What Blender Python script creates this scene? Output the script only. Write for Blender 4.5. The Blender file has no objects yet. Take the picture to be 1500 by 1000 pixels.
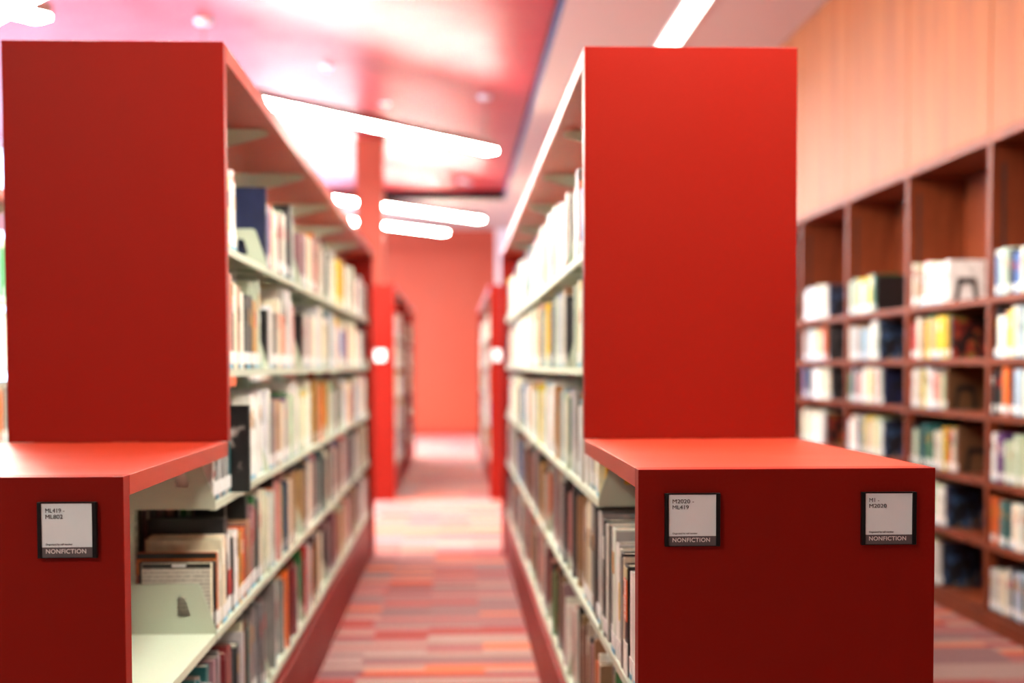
import bpy, bmesh, math, random
from math import radians as R, sin, cos, pi
from mathutils import Vector, Matrix, Euler

# ------------------------------------------------------------------ camera, world, exposure
SC = bpy.context.scene
COL = SC.collection
H = 1.2537                       # eye height
YAW, PITCH, ROLL, SHY, FPX = 0.04016, -0.04318, -0.003117, 125.67, 2083.0

cam_d = bpy.data.cameras.new('camera')
cam = bpy.data.objects.new('camera', cam_d)
COL.objects.link(cam)
SC.camera = cam
cam_d.sensor_width = 36.0
cam_d.lens = FPX / 1500.0 * 36.0
cam_d.shift_y = SHY / 1500.0
cam_d.clip_start, cam_d.clip_end = 0.05, 200
cam_d.dof.use_dof = True
cam_d.dof.focus_distance = 2.46
cam_d.dof.aperture_fstop = 2.1
cam_d.dof.aperture_blades = 0
_m = (Matrix.Rotation(-YAW, 4, 'Z') @ Matrix.Rotation(PITCH, 4, 'X') @ Matrix.Rotation(-ROLL, 4, 'Y')
      @ Matrix.Rotation(pi / 2, 4, 'X'))
cam.matrix_world = Matrix.Translation((0, 0, H)) @ _m

def project(X, Y, Z):            # only used to decide which books show largest
    Z -= H
    c, s = cos(YAW), sin(YAW); x = c*X - s*Y; y = s*X + c*Y
    c, s = cos(PITCH), sin(PITCH); y2 = c*y + s*Z; z2 = -s*y + c*Z
    return 750 + FPX*x/y2, 500 + SHY - FPX*z2/y2

SC.view_settings.view_transform = 'Standard'
SC.view_settings.look = 'None'
SC.view_settings.gamma = 1.0
SC.view_settings.use_curve_mapping = False
SC.view_settings.exposure = 1.6

world = bpy.data.worlds.new('sky')
SC.world = world
world.use_nodes = True
_bg = world.node_tree.nodes['Background']
_bg.inputs[0].default_value = (0.52, 0.69, 1.0, 1)
_bg.inputs[1].default_value = 3.8

LAMP, STRIP = 84.0, 3.0          # emission of the pendant lamps and of the recessed strips
LAMP_COL = (1.0, 0.96, 0.83, 1)

sun_d = bpy.data.lights.new('sun', 'SUN'); sun_d.energy = 7.0; sun_d.angle = R(7); sun_d.color = (1.0, 0.95, 0.90)
sun = bpy.data.objects.new('sun', sun_d); COL.objects.link(sun)
sun.rotation_euler = Vector((cos(R(28)), 0.06, -sin(R(28)))).to_track_quat('-Z', 'Y').to_euler()

XW0, XWR = -5.2, 2.52            # window wall, bookcase face on the panelled side
YB, YF = -4.0, 25.8              # wall behind the camera, far wall
ZR, ZW = H + 2.59, H + 2.46      # red ceiling, white ceiling
XE, YE, YS = 0.74, 21.2, 3.6     # edges of the red ceiling field

def portal(name, loc, rot, sx, sy):
    l = bpy.data.lights.new(name, 'AREA'); l.shape = 'RECTANGLE'; l.size = sx; l.size_y = sy
    l.cycles.is_portal = True
    o = bpy.data.objects.new(name, l); COL.objects.link(o); o.location = loc; o.rotation_euler = rot
YG = 5.5                         # the glazing starts here; nearer than this the wall is solid
portal('window_daylight', (XW0 - 0.14, (YG + YF)/2, 2.1), (0, -pi/2, 0), 3.4, YF - YG)
portal('far_window_daylight', (-3.45, YF + 0.14, 2.1), (-pi/2, 0, 0), 3.3, 3.4)

# ------------------------------------------------------------------ helpers
class MB:
    def __init__(s): s.v = []; s.f = []; s.m = []; s.c = []
    def box(s, x0, x1, y0, y1, z0, z1, m=0, c=None):
        b = len(s.v)
        s.v += [(x0,y0,z0),(x1,y0,z0),(x1,y1,z0),(x0,y1,z0),(x0,y0,z1),(x1,y0,z1),(x1,y1,z1),(x0,y1,z1)]
        for q in ((0,3,2,1),(4,5,6,7),(0,1,5,4),(1,2,6,5),(2,3,7,6),(3,0,4,7)):
            s.f.append(tuple(b+i for i in q)); s.m.append(m); s.c.append(c)
        return s
    def prism(s, pts, axis, a0, a1, m=0, c=None):
        """pts: 2-D convex outline; axis: extrusion axis; outline lies in the two other axes in order"""
        b = len(s.v); n = len(pts)
        def P(p, a):
            if axis == 'x': return (a, p[0], p[1])
            if axis == 'y': return (p[0], a, p[1])
            return (p[0], p[1], a)
        s.v += [P(p, a0) for p in pts] + [P(p, a1) for p in pts]
        s.f.append(tuple(range(b, b+n))); s.f.append(tuple(range(b+2*n-1, b+n-1, -1)))
        s.m += [m, m]; s.c += [c, c]
        for i in range(n):
            j = (i+1) % n
            s.f.append((b+i, b+n+i, b+n+j, b+j)); s.m.append(m); s.c.append(c)
        return s
    def tube(s, path, r, n=6, m=0):
        b = len(s.v); path = [Vector(p) for p in path]
        for i, p in enumerate(path):
            t = (path[min(i+1, len(path)-1)] - path[max(i-1, 0)]).normalized()
            u = t.orthogonal().normalized() if i == 0 else (u0 - t*u0.dot(t)).normalized()
            u0 = u; w = t.cross(u)
            for k in range(n):
                a = 2*pi*k/n
                s.v.append(tuple(p + u*r*cos(a) + w*r*sin(a)))
        for i in range(len(path)-1):
            for k in range(n):
                j = (k+1) % n
                s.f.append((b+i*n+k, b+i*n+j, b+(i+1)*n+j, b+(i+1)*n+k)); s.m.append(m); s.c.append(None)
        s.f.append(tuple(b+k for k in range(n-1, -1, -1))); s.f.append(tuple(b+(len(path)-1)*n+k for k in range(n)))
        s.m += [m, m]; s.c += [None, None]
        return s
    def lathe(s, prof, n=20, m=0):
        """prof: (radius, z) list from bottom to top"""
        b = len(s.v)
        for r, z in prof:
            for k in range(n): s.v.append((r*cos(2*pi*k/n), r*sin(2*pi*k/n), z))
        for i in range(len(prof)-1):
            for k in range(n):
                j = (k+1) % n
                s.f.append((b+i*n+k, b+i*n+j, b+(i+1)*n+j, b+(i+1)*n+k)); s.m.append(m); s.c.append(None)
        s.f.append(tuple(b+k for k in range(n-1,-1,-1))); s.f.append(tuple(b+(len(prof)-1)*n+k for k in range(n)))
        s.m += [m, m]; s.c += [None, None]
        return s
    def xf(s, M):
        s.v = [tuple(M @ Vector(p)) for p in s.v]; return s
    def mesh(s, name, mats):
        me = bpy.data.meshes.new(name); me.from_pydata(s.v, [], s.f)
        if not isinstance(mats, (list, tuple)): mats = [mats]
        for m in mats: me.materials.append(m)
        if len(mats) > 1: me.polygons.foreach_set('material_index', s.m)
        if any(c is not None for c in s.c):
            at = me.color_attributes.new('cover_colour', 'FLOAT_COLOR', 'CORNER')
            buf = []
            for f, c in zip(s.f, s.c):
                c = c or (1, 1, 1)
                buf += [c[0], c[1], c[2], 1.0] * len(f)
            at.data.foreach_set('color', buf)
        bm = bmesh.new(); bm.from_mesh(me); bmesh.ops.recalc_face_normals(bm, faces=bm.faces); bm.to_mesh(me); bm.free()
        return me
    def build(s, name, mats, parent=None, bevel=0.0, loc=None):
        o = link(name, s.mesh(name, mats), parent, loc)
        if bevel:
            md = o.modifiers.new('soft edges', 'BEVEL'); md.width = bevel; md.segments = 2; md.limit_method = 'ANGLE'
        return o

def link(name, data, parent=None, loc=None, rot=None):
    o = bpy.data.objects.new(name, data); COL.objects.link(o)
    if parent: o.parent = parent
    if loc is not None: o.location = loc
    if rot is not None: o.rotation_euler = rot
    return o
def tag(o, label=None, cat=None, group=None, kind=None):
    if label: o['label'] = label
    if cat: o['category'] = cat
    if group: o['group'] = group
    if kind: o['kind'] = kind
    return o
def empty(name, loc=(0,0,0), rot=(0,0,0)):
    o = bpy.data.objects.new(name, None); COL.objects.link(o); o.location = loc; o.rotation_euler = rot
    o.empty_display_size = 0.1
    return o
def struct(name, mb, mat, parent=None, bevel=0):
    o = mb.build(name, mat, parent, bevel)
    if parent is None: o['kind'] = 'structure'
    return o
def B(*a): return MB().box(*a)

def plate(outline, hole, th):
    """flat sheet with an optional opening: outline / hole in (x, z), thickness along y"""
    bm = bmesh.new()
    def loop(pts):
        vs = [bm.verts.new((p[0], 0, p[1])) for p in pts]
        return [bm.edges.new((vs[i], vs[(i+1) % len(vs)])) for i in range(len(vs))]
    e = loop(outline)
    for h in (hole if hole and isinstance(hole[0], list) else ([hole] if hole else [])): e += loop(h)
    r = bmesh.ops.triangle_fill(bm, edges=e, use_beauty=True)
    fs = list(bm.faces)
    ex = bmesh.ops.extrude_face_region(bm, geom=fs)
    bmesh.ops.translate(bm, verts=[v for v in ex['geom'] if isinstance(v, bmesh.types.BMVert)], vec=(0, th, 0))
    bmesh.ops.recalc_face_normals(bm, faces=bm.faces)
    me = bpy.data.meshes.new('plate'); bm.to_mesh(me); bm.free()
    return me

# ------------------------------------------------------------------ materials
MATS = {}
def mat(name, col=(0.8,0.8,0.8), rough=0.5, metal=0.0, spec=0.5, emit=None, estr=0):
    if name in MATS: return MATS[name]
    m = bpy.data.materials.new(name); m.use_nodes = True
    b = m.node_tree.nodes['Principled BSDF']
    b.inputs['Base Color'].default_value = (*col, 1); b.inputs['Roughness'].default_value = rough
    b.inputs['Metallic'].default_value = metal; b.inputs['Specular IOR Level'].default_value = spec
    if emit: b.inputs['Emission Color'].default_value = emit; b.inputs['Emission Strength'].default_value = estr
    MATS[name] = m
    return m
def nodes(m): return m.node_tree.nodes, m.node_tree.links, m.node_tree.nodes['Principled BSDF']
def add_grain(m, base, scale=900, amt=0.06, bump=0.02, bscale=None):
    """fine surface speckle and relief"""
    N, L, b = nodes(m)
    tc = N.new('ShaderNodeTexCoord'); nz = N.new('ShaderNodeTexNoise'); nz.inputs['Scale'].default_value = scale; nz.inputs['Detail'].default_value = 3
    n2 = N.new('ShaderNodeTexNoise'); n2.inputs['Scale'].default_value = 3.5; n2.inputs['Detail'].default_value = 5
    L.new(tc.outputs['Object'], nz.inputs['Vector']); L.new(tc.outputs['Object'], n2.inputs['Vector'])
    mx = N.new('ShaderNodeMix'); mx.data_type = 'RGBA'
    mx.inputs[6].default_value = (*[c*(1-amt) for c in base], 1); mx.inputs[7].default_value = (*[min(1, c*(1+amt)) for c in base], 1)
    ad = N.new('ShaderNodeMath'); ad.operation = 'MULTIPLY_ADD'; ad.inputs[1].default_value = 0.5
    hv = N.new('ShaderNodeMath'); hv.operation = 'MULTIPLY'; hv.inputs[1].default_value = 0.5
    L.new(n2.outputs[0], hv.inputs[0]); L.new(nz.outputs[0], ad.inputs[0]); L.new(hv.outputs[0], ad.inputs[2])
    L.new(ad.outputs[0], mx.inputs[0]); L.new(mx.outputs[2], b.inputs['Base Color'])
    bp = N.new('ShaderNodeBump'); bp.inputs['Strength'].default_value = bump*5; bp.inputs['Distance'].default_value = 0.001
    L.new(nz.outputs[0], bp.inputs['Height']); L.new(bp.outputs[0], b.inputs['Normal'])
    # gloss varies a little with handling
    mr = N.new('ShaderNodeMapRange'); r0 = b.inputs['Roughness'].default_value
    mr.inputs['To Min'].default_value = r0*0.85; mr.inputs['To Max'].default_value = min(1, r0*1.15)
    L.new(n2.outputs[0], mr.inputs[0]); L.new(mr.outputs[0], b.inputs['Roughness'])
    return m

RED = (0.21, 0.0072, 0.0034)
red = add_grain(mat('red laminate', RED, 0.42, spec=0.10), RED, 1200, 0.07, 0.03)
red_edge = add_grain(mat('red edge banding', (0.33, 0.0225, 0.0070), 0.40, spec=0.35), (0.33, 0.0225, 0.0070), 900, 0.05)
red_paint = add_grain(mat('red ceiling paint', (0.32, 0.008, 0.017), 0.42, spec=0.36), (0.36, 0.010, 0.018), 60, 0.03, 0.004)
red_wall = add_grain(mat('red wall paint', (0.42, 0.046, 0.013), 0.55), (0.42, 0.046, 0.013), 80, 0.03)
white_ceiling = add_grain(mat('white ceiling paint', (0.54, 0.44, 0.38), 0.6), (0.54, 0.44, 0.38), 90, 0.02)
white_wall = add_grain(mat('white wall paint', (0.78, 0.76, 0.76), 0.6), (0.78, 0.76, 0.76), 90, 0.02)
grey_wall = add_grain(mat('grey wall paint', (0.45, 0.45, 0.45), 0.7), (0.45, 0.45, 0.45), 90, 0.03)
black_trim = mat('black reveal', (0.004, 0.004, 0.004), 0.8, spec=0.1)
daylit_trim = mat('daylight blue fascia', (0.05, 0.08, 0.17), 0.8, spec=0.1)  # white fascia; the blue window daylight is put into its colour
cream = add_grain(mat('cream enamelled steel', (0.47, 0.53, 0.42), 0.36), (0.47, 0.53, 0.42), 700, 0.03, 0.015)
slot_black = mat('dark slot', (0.01, 0.01, 0.01), 0.7)
wire = mat('bright steel wire', (0.6, 0.6, 0.6), 0.3, 1.0)
black_steel = mat('black steel', (0.008, 0.008, 0.008), 0.4)
black_plastic = mat('black plastic rail', (0.005, 0.005, 0.006), 0.4, spec=0.2)
card = add_grain(mat('white sign card', (0.72, 0.84, 0.88), 0.35), (0.72, 0.84, 0.88), 400, 0.015)
band_grey = mat('grey sign band', (0.085, 0.080, 0.085), 0.4)
ink = mat('dark ink', (0.02, 0.02, 0.025), 0.5)
ink_white = mat('white ink', (0.72, 0.72, 0.72), 0.5)
orange_card = mat('orange shelf tab', (0.75, 0.10, 0.025), 0.5)
body_metal = mat('red-tinted lamp body', (0.20, 0.13, 0.11), 0.4, 0.3)  # grey body; brown cast of the red surroundings put into its colour
white_enamel = mat('white enamel', (0.8, 0.8, 0.8), 0.35)
alu = mat('aluminium frame', (0.55, 0.56, 0.58), 0.35, 0.8)
lamp_m = mat('lamp diffuser', (0.9, 0.9, 0.9), 0.5, emit=LAMP_COL, estr=LAMP)
strip_m = mat('strip diffuser', (0.9, 0.9, 0.9), 0.5, emit=LAMP_COL, estr=STRIP)
label_m = mat('white spine label', (0.82, 0.84, 0.84), 0.35)
tape_m = mat('blue spine sticker', (0.10, 0.42, 0.62), 0.35)
sign_white = mat('white sign plate', (0.85, 0.85, 0.83), 0.4)

def glass_material():
    m = bpy.data.materials.new('window glass'); m.use_nodes = True
    N, L = m.node_tree.nodes, m.node_tree.links
    N.remove(N['Principled BSDF'])
    t = N.new('ShaderNodeBsdfTransparent'); t.inputs[0].default_value = (0.93, 0.96, 0.96, 1)
    g = N.new('ShaderNodeBsdfGlossy'); g.inputs['Roughness'].default_value = 0.02
    f = N.new('ShaderNodeFresnel')
    ge = N.new('ShaderNodeNewGeometry'); io = N.new('ShaderNodeMapRange')       # the same pane reflectance from both of its faces
    io.inputs['To Min'].default_value = 1.45; io.inputs['To Max'].default_value = 1/1.45
    L.new(ge.outputs['Backfacing'], io.inputs[0]); L.new(io.outputs[0], f.inputs[0])
    mx = N.new('ShaderNodeMixShader'); L.new(f.outputs[0], mx.inputs[0]); L.new(t.outputs[0], mx.inputs[1]); L.new(g.outputs[0], mx.inputs[2])
    L.new(mx.outputs[0], N['Material Output'].inputs[0])
    return m
glass = glass_material()

def wood_material(name, c0, c1, c2, rough, sc=(1,1,1)):
    m = mat(name, c1, rough); N, L, b = nodes(m)
    tc = N.new('ShaderNodeTexCoord'); mp = N.new('ShaderNodeMapping'); mp.inputs['Scale'].default_value = sc
    L.new(tc.outputs['Object'], mp.inputs[0])
    n1 = N.new('ShaderNodeTexNoise'); n1.inputs['Scale'].default_value = 1.0; n1.inputs['Detail'].default_value = 7; n1.inputs['Roughness'].default_value = .6
    n1.inputs['Distortion'].default_value = .6
    L.new(mp.outputs[0], n1.inputs['Vector'])
    cr = N.new('ShaderNodeValToRGB'); e = cr.color_ramp.elements
    e[0].position = .3; e[0].color = (*c0, 1); e[1].position = .72; e[1].color = (*c2, 1)
    k = e.new(.5); k.color = (*c1, 1)
    # every panel its own shade
    oi = N.new('ShaderNodeObjectInfo'); hs = N.new('ShaderNodeHueSaturation')
    mr = N.new('ShaderNodeMapRange'); mr.inputs['To Min'].default_value = .9; mr.inputs['To Max'].default_value = 1.1
    L.new(oi.outputs['Random'], mr.inputs[0]); L.new(mr.outputs[0], hs.inputs['Value'])
    L.new(n1.outputs[0], cr.inputs[0]); L.new(cr.outputs[0], hs.inputs['Color']); L.new(hs.outputs[0], b.inputs['Base Color'])
    bp = N.new('ShaderNodeBump'); bp.inputs['Strength'].default_value = .08; bp.inputs['Distance'].default_value = .002
    L.new(n1.outputs[0], bp.inputs['Height']); L.new(bp.outputs[0], b.inputs['Normal'])
    b.inputs['Specular IOR Level'].default_value = .16
    return m
wood_panel = wood_material('honey cherry veneer', (0.20,0.046,0.006), (0.27,0.066,0.009), (0.32,0.090,0.015), 0.5, (9, 9, 0.6))
wood_dark = wood_material('red cherry wood', (0.12,0.022,0.007), (0.17,0.032,0.010), (0.22,0.046,0.015), 0.5, (14, 3, 3))

def carpet_material():
    m = mat('striped carpet', (0.3,0.15,0.14), 0.95, spec=0.15); N, L, b = nodes(m)
    tc = N.new('ShaderNodeTexCoord')
    def bricks(w, h, off, freq, shift, ramp):
        mp = N.new('ShaderNodeMapping'); mp.inputs['Location'].default_value = shift
        L.new(tc.outputs['Object'], mp.inputs[0])
        t = N.new('ShaderNodeTexBrick'); t.offset = off; t.offset_frequency = freq; t.squash = 1
        t.inputs['Color1'].default_value = (0,0,0,1); t.inputs['Color2'].default_value = (1,1,1,1); t.inputs['Mortar'].default_value = (.5,.5,.5,1)
        t.inputs['Scale'].default_value = 1; t.inputs['Mortar Size'].default_value = 0; t.inputs['Brick Width'].default_value = w; t.inputs['Row Height'].default_value = h
        L.new(mp.outputs[0], t.inputs['Vector'])
        cr = N.new('ShaderNodeValToRGB'); cr.color_ramp.interpolation = 'CONSTANT'
        e = cr.color_ramp.elements
        e[0].position = 0; e[0].color = (*ramp[0][1], 1); e[1].position = ramp[1][0]; e[1].color = (*ramp[1][1], 1)
        for p, c in ramp[2:]:
            k = e.new(p); k.color = (*c, 1)
        L.new(t.outputs[0], cr.inputs[0])
        return cr.outputs[0], t.outputs[0]
    mauve, dmauve, pink, orange, redc, greyp = (.215,.11,.115), (.155,.062,.07), (.30,.105,.10), (.50,.125,.06), (.28,.042,.04), (.31,.195,.18)
    a, _ = bricks(.50, .085, .5, 2, (.13,.02,0), [(0,mauve),(.24,pink),(.42,dmauve),(.56,orange),(.68,greyp),(.84,redc)])
    c, _ = bricks(.75, .14, .33, 3, (.4,.05,0), [(0,pink),(.2,mauve),(.42,greyp),(.6,redc),(.72,mauve),(.88,orange)])
    _, sel = bricks(.5, .21, .5, 2, (.13,.11,0), [(0,mauve),(.5,pink)])
    th = N.new('ShaderNodeMath'); th.operation = 'GREATER_THAN'; th.inputs[1].default_value = .55
    L.new(sel, th.inputs[0])
    mx = N.new('ShaderNodeMix'); mx.data_type = 'RGBA'; L.new(th.outputs[0], mx.inputs[0]); L.new(a, mx.inputs[6]); L.new(c, mx.inputs[7])
    # woven ribs across the stripes
    wv = N.new('ShaderNodeTexWave'); wv.bands_direction = 'Y'; wv.inputs['Scale'].default_value = 34; wv.inputs['Distortion'].default_value = 1.2
    wv.inputs['Detail'].default_value = 2; wv.inputs['Detail Scale'].default_value = 3
    L.new(tc.outputs['Object'], wv.inputs['Vector'])
    mp2 = N.new('ShaderNodeMapRange'); mp2.inputs['To Min'].default_value = .72; mp2.inputs['To Max'].default_value = 1.16
    L.new(wv.outputs['Fac'], mp2.inputs[0])
    hs = N.new('ShaderNodeHueSaturation'); L.new(mx.outputs[2], hs.inputs['Color']); L.new(mp2.outputs[0], hs.inputs['Value'])
    L.new(hs.outputs[0], b.inputs['Base Color'])
    bp = N.new('ShaderNodeBump'); bp.inputs['Strength'].default_value = .4; bp.inputs['Distance'].default_value = .003
    L.new(wv.outputs['Fac'], bp.inputs['Height']); L.new(bp.outputs[0], b.inputs['Normal'])
    return m
carpet = carpet_material()

def cover_material():
    m = mat('book cover', (0.5,0.5,0.5), 0.32); N, L, b = nodes(m)
    at = N.new('ShaderNodeAttribute'); at.attribute_name = 'cover_colour'
    tc = N.new('ShaderNodeTexCoord'); nz = N.new('ShaderNodeTexNoise'); nz.inputs['Scale'].default_value = 38; nz.inputs['Detail'].default_value = 2
    mp = N.new('ShaderNodeMapping'); mp.inputs['Scale'].default_value = (1, 1, .45); L.new(tc.outputs['Object'], mp.inputs[0])
    L.new(mp.outputs[0], nz.inputs['Vector'])
    mr = N.new('ShaderNodeMapRange'); mr.inputs['From Min'].default_value = .3; mr.inputs['From Max'].default_value = .7
    mr.inputs['To Min'].default_value = .82; mr.inputs['To Max'].default_value = 1.12
    hs = N.new('ShaderNodeHueSaturation'); L.new(nz.outputs[0], mr.inputs[0]); L.new(mr.outputs[0], hs.inputs['Value'])
    L.new(at.outputs['Color'], hs.inputs['Color']); L.new(hs.outputs[0], b.inputs['Base Color'])
    return m
cover_m = cover_material()
def pages_material():
    m = mat('paper pages', (0.70,0.64,0.50), 0.8); N, L, b = nodes(m)
    tc = N.new('ShaderNodeTexCoord'); wv = N.new('ShaderNodeTexWave'); wv.bands_direction = 'Y'; wv.inputs['Scale'].default_value = 260; wv.inputs['Distortion'].default_value = 1
    L.new(tc.outputs['Object'], wv.inputs['Vector'])
    mx = N.new('ShaderNodeMix'); mx.data_type = 'RGBA'; mx.inputs[6].default_value = (.55,.50,.38,1); mx.inputs[7].default_value = (.74,.69,.56,1)
    L.new(wv.outputs['Fac'], mx.inputs[0]); L.new(mx.outputs[2], b.inputs['Base Color'])
    return m
pages_m = pages_material()
def printed_text_material():
    m = mat('printed back cover text', (0.6,0.6,0.55), 0.4); N, L, b = nodes(m)
    tc = N.new('ShaderNodeTexCoord')
    wv = N.new('ShaderNodeTexWave'); wv.bands_direction = 'Z'; wv.inputs['Scale'].default_value = 34; wv.inputs['Distortion'].default_value = 0
    L.new(tc.outputs['Object'], wv.inputs['Vector'])
    nz = N.new('ShaderNodeTexNoise'); nz.inputs['Scale'].default_value = 130; L.new(tc.outputs['Object'], nz.inputs['Vector'])
    mu = N.new('ShaderNodeMath'); mu.operation = 'MULTIPLY'; L.new(wv.outputs['Fac'], mu.inputs[0]); L.new(nz.outputs[0], mu.inputs[1])
    cr = N.new('ShaderNodeValToRGB'); e = cr.color_ramp.elements
    e[0].position = .22; e[0].color = (.60,.58,.50,1); e[1].position = .5; e[1].color = (.25,.24,.21,1)
    L.new(mu.outputs[0], cr.inputs[0]); L.new(cr.outputs[0], b.inputs['Base Color'])
    return m
printed_text = printed_text_material()
def blotch_print(name, cols, scale=22):
    m = mat(name, cols[0], 0.35); N, L, b = nodes(m)
    tc = N.new('ShaderNodeTexCoord'); nz = N.new('ShaderNodeTexNoise'); nz.inputs['Scale'].default_value = scale; nz.inputs['Detail'].default_value = 4
    L.new(tc.outputs['Object'], nz.inputs['Vector'])
    cr = N.new('ShaderNodeValToRGB'); e = cr.color_ramp.elements
    e[0].position = .44; e[0].color = (*cols[0], 1); e[1].position = .54; e[1].color = (*cols[1], 1)
    if len(cols) > 2:
        k = e.new(.64); k.color = (*cols[2], 1)
    L.new(nz.outputs[0], cr.inputs[0]); L.new(cr.outputs[0], b.inputs['Base Color'])
    return m
flower_print = blotch_print('dark cover with red print', [(.015,.008,.008), (.35,.03,.02), (.12,.22,.03)], 16)
grey_cover = mat('pale grey printed cover', (.42,.43,.43), .35)
pale_print = blotch_print('black cover with pale print', [(.006,.006,.006), (.008,.007,.007), (.45,.38,.35)], 14)
blue_print = blotch_print('dark cover with blue print', [(.008,.01,.02), (.04,.10,.22), (.35,.20,.03)], 14)

# ------------------------------------------------------------------ the room
T = 0.12
floor = struct('floor', B(XW0, 3.0, YB, YF, -T, 0), carpet)
struct('ceiling', B(XW0, XE, YB, YS - .02, ZW, ZW + .25), white_ceiling)  # unseen near field, made white to bounce neutral light onto the fronts
struct('trim_4', B(XW0, XE + .02, YS - .02, YS, ZW, ZR + T), black_trim)
struct('ceiling_red', B(XW0, XE, YS, YE, ZR, ZR + T), red_paint).name = 'ceiling'
struct('ceiling', B(XE + .02, 3.0, YB, YF, ZW, ZW + .25), white_ceiling)
struct('ceiling', B(XW0, XE + .02, YE + .02, YF, ZW, ZW + .25), white_ceiling)
struct('trim_1', B(XE, XE + .02, YS, YE, ZR - .072, ZR + T), black_trim)
struct('trim_2', B(XE + .004, XE + .02, YS, YE, ZW, ZR - .072), daylit_trim)
struct('trim_3', B(XW0, XE + .02, YE, YE + .02, ZW, ZR + T), black_trim)
struct('wall_back', B(XW0, 3.0, YB - T, YB, 0, ZR + T), grey_wall)
wall_right = struct('wall_right', B(2.88, 3.0, YB, YF, 0, ZW), wood_dark)
struct('wall_far', B(-1.75, 0.75, YF, YF + T, 0, ZW), red_wall)
struct('wall_far_white', B(0.75, 2.88, YF - .06, YF + T, 0, ZW), white_wall)
struct('baseboard_far', B(-1.75, 0.75, YF - .012, YF, 0, .1), red_edge)

def window_wall(name, along, a0, a1, pos, n, top, sill=.32):
    """glazed wall: sill wall, frame, mullions and one pane per bay"""
    w = empty(name, ((pos, (a0+a1)/2, 0) if along == 'y' else ((a0+a1)/2, pos, 0))); w['kind'] = 'structure'
    off = Vector(w.location)
    def bx(nm, m, a, b_, d0, d1, z0, z1):
        if along == 'y': mb = B(d0, d1, a - off.y, b_ - off.y, z0, z1)
        else: mb = B(a - off.x, b_ - off.x, d0, d1, z0, z1)
        return mb.build(nm, m, w)
    bx('sill_wall', white_wall, a0, a1, -.06, .06, 0, sill)
    bx('head', alu, a0, a1, -.05, .05, top - .1, top)
    bx('sill', alu, a0, a1, -.05, .09, sill, sill + .04)
    st = (a1 - a0) / n
    for i in range(n + 1):
        a = min(max(a0 + i*st, a0 + .03), a1 - .03)
        bx('mullion', alu, a - .03, a + .03, -.05, .05, sill + .04, top - .1)
    for i in range(n):
        bx('pane', glass, a0 + i*st + .03, a0 + (i+1)*st - .03, -.006, .006, sill + .04, top - .1)
struct('wall_left', B(XW0 - T, XW0, YB, YG, 0, ZR + T), grey_wall)
window_wall('window_1', 'y', YG, YF, XW0 - .06, 12, ZR)
window_wall('window_2', 'x', XW0, -1.75, YF + .06, 2, ZW)

# wood panels above the wall bookcases, one per bay
BAY0, BAYW, NB = 2.98, 1.22, 9
for i in range(-3, NB + 6):
    y0 = BAY0 + i*BAYW
    if y0 + BAYW > YF - .1: break
    B(0, .30, .006, BAYW - .006, 0, ZW - 2.335 - .004).build('wood_panel', wood_panel, wall_right, .002, (XWR, y0, 2.335))

# ------------------------------------------------------------------ lettering
def text_mesh(body, width=None, height=None, bold=0.0, mname='lettering', m=None, spacing=1.0):
    cu = bpy.data.curves.new('t', 'FONT'); cu.body = body; cu.size = 1; cu.offset = bold; cu.extrude = 0.01; cu.space_character = spacing
    ob = bpy.data.objects.new('t', cu); COL.objects.link(ob)
    dg = bpy.context.evaluated_depsgraph_get()
    me = bpy.data.meshes.new_from_object(ob.evaluated_get(dg))
    bpy.data.objects.remove(ob); bpy.data.curves.remove(cu)
    xs = [v.co.x for v in me.vertices]; ys = [v.co.y for v in me.vertices]
    w, h, x0, y0 = max(xs) - min(xs), max(ys) - min(ys), min(xs), min(ys)
    sx = width / w if width else None; sy = height / h if height else None
    sx = sx or sy; sy = sy or sx
    for v in me.vertices: v.co = ((v.co.x - x0)*sx, (v.co.y - y0)*sy, v.co.z*0.03)
    me.materials.clear(); me.materials.append(m or ink); me.name = mname
    return me
ROT_FRONT = (pi/2, 0, 0)         # lettering facing the camera side (-y)

def range_sign(x, y, ztop, line1, line2, w1, w2, label):
    """card in a black rail holder; x is the left edge, y the panel face it is mounted on"""
    W, HH = .0945, .0905
    s = empty('range_sign', (x, y, ztop - HH)); tag(s, label, 'sign')
    B(0, W, -.006, 0, 0, HH).build('holder', black_plastic, s, .0008)
    for a, b_ in ((0, .0062), (W - .0072, W)):
        B(a, b_, -.0105, -.006, 0, HH).build('side_rail', black_plastic, s, .001)
    B(0, W, -.0085, -.006, HH - .0022, HH).build('top_rail', black_plastic, s)
    B(0, W, -.0085, -.006, 0, .0012).build('bottom_rail', black_plastic, s)
    c = B(.0062, W - .0072, -.0072, -.006, .0012, HH - .0022).build('card', card, s)
    bd = B(.0062, W - .0072, -.0075, -.0072, .0012, .0175).build('title_band', band_grey, s); bd['label'] = 'dark grey band with white lettering'
    tx = .0130
    def put(body, h, w, z, m, par, bold=0.0, sp=1.0):
        o = link('lettering', text_mesh(body, w, h, bold, m=m, spacing=sp), par, (tx, -.0078, z), ROT_FRONT)
        return o
    put(line1, .0068, w1, .0735, ink, c); put(line2, .0068, w2, .0635, ink, c)
    put('Organized by call number', None, .0425, .0200, ink, c)
    put('NONFICTION', .0072, .0640, .0075, ink_white, bd, .012, 1.08)
    return s

# ------------------------------------------------------------------ steel shelving
SHELF_Z = [H + .300, H - .006, H - .320, H - .630, H - .960]     # top faces, from the top shelf down
Wd, REC, SEC = 0.5117, 0.03, 1.0
XL, XRt = -0.5356, 0.311          # aisle faces of the two ranges beside the camera
SH_IN = 0.028                     # half width of the upright line
SH_D = Wd/2 - REC - SH_IN         # shelf depth

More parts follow.
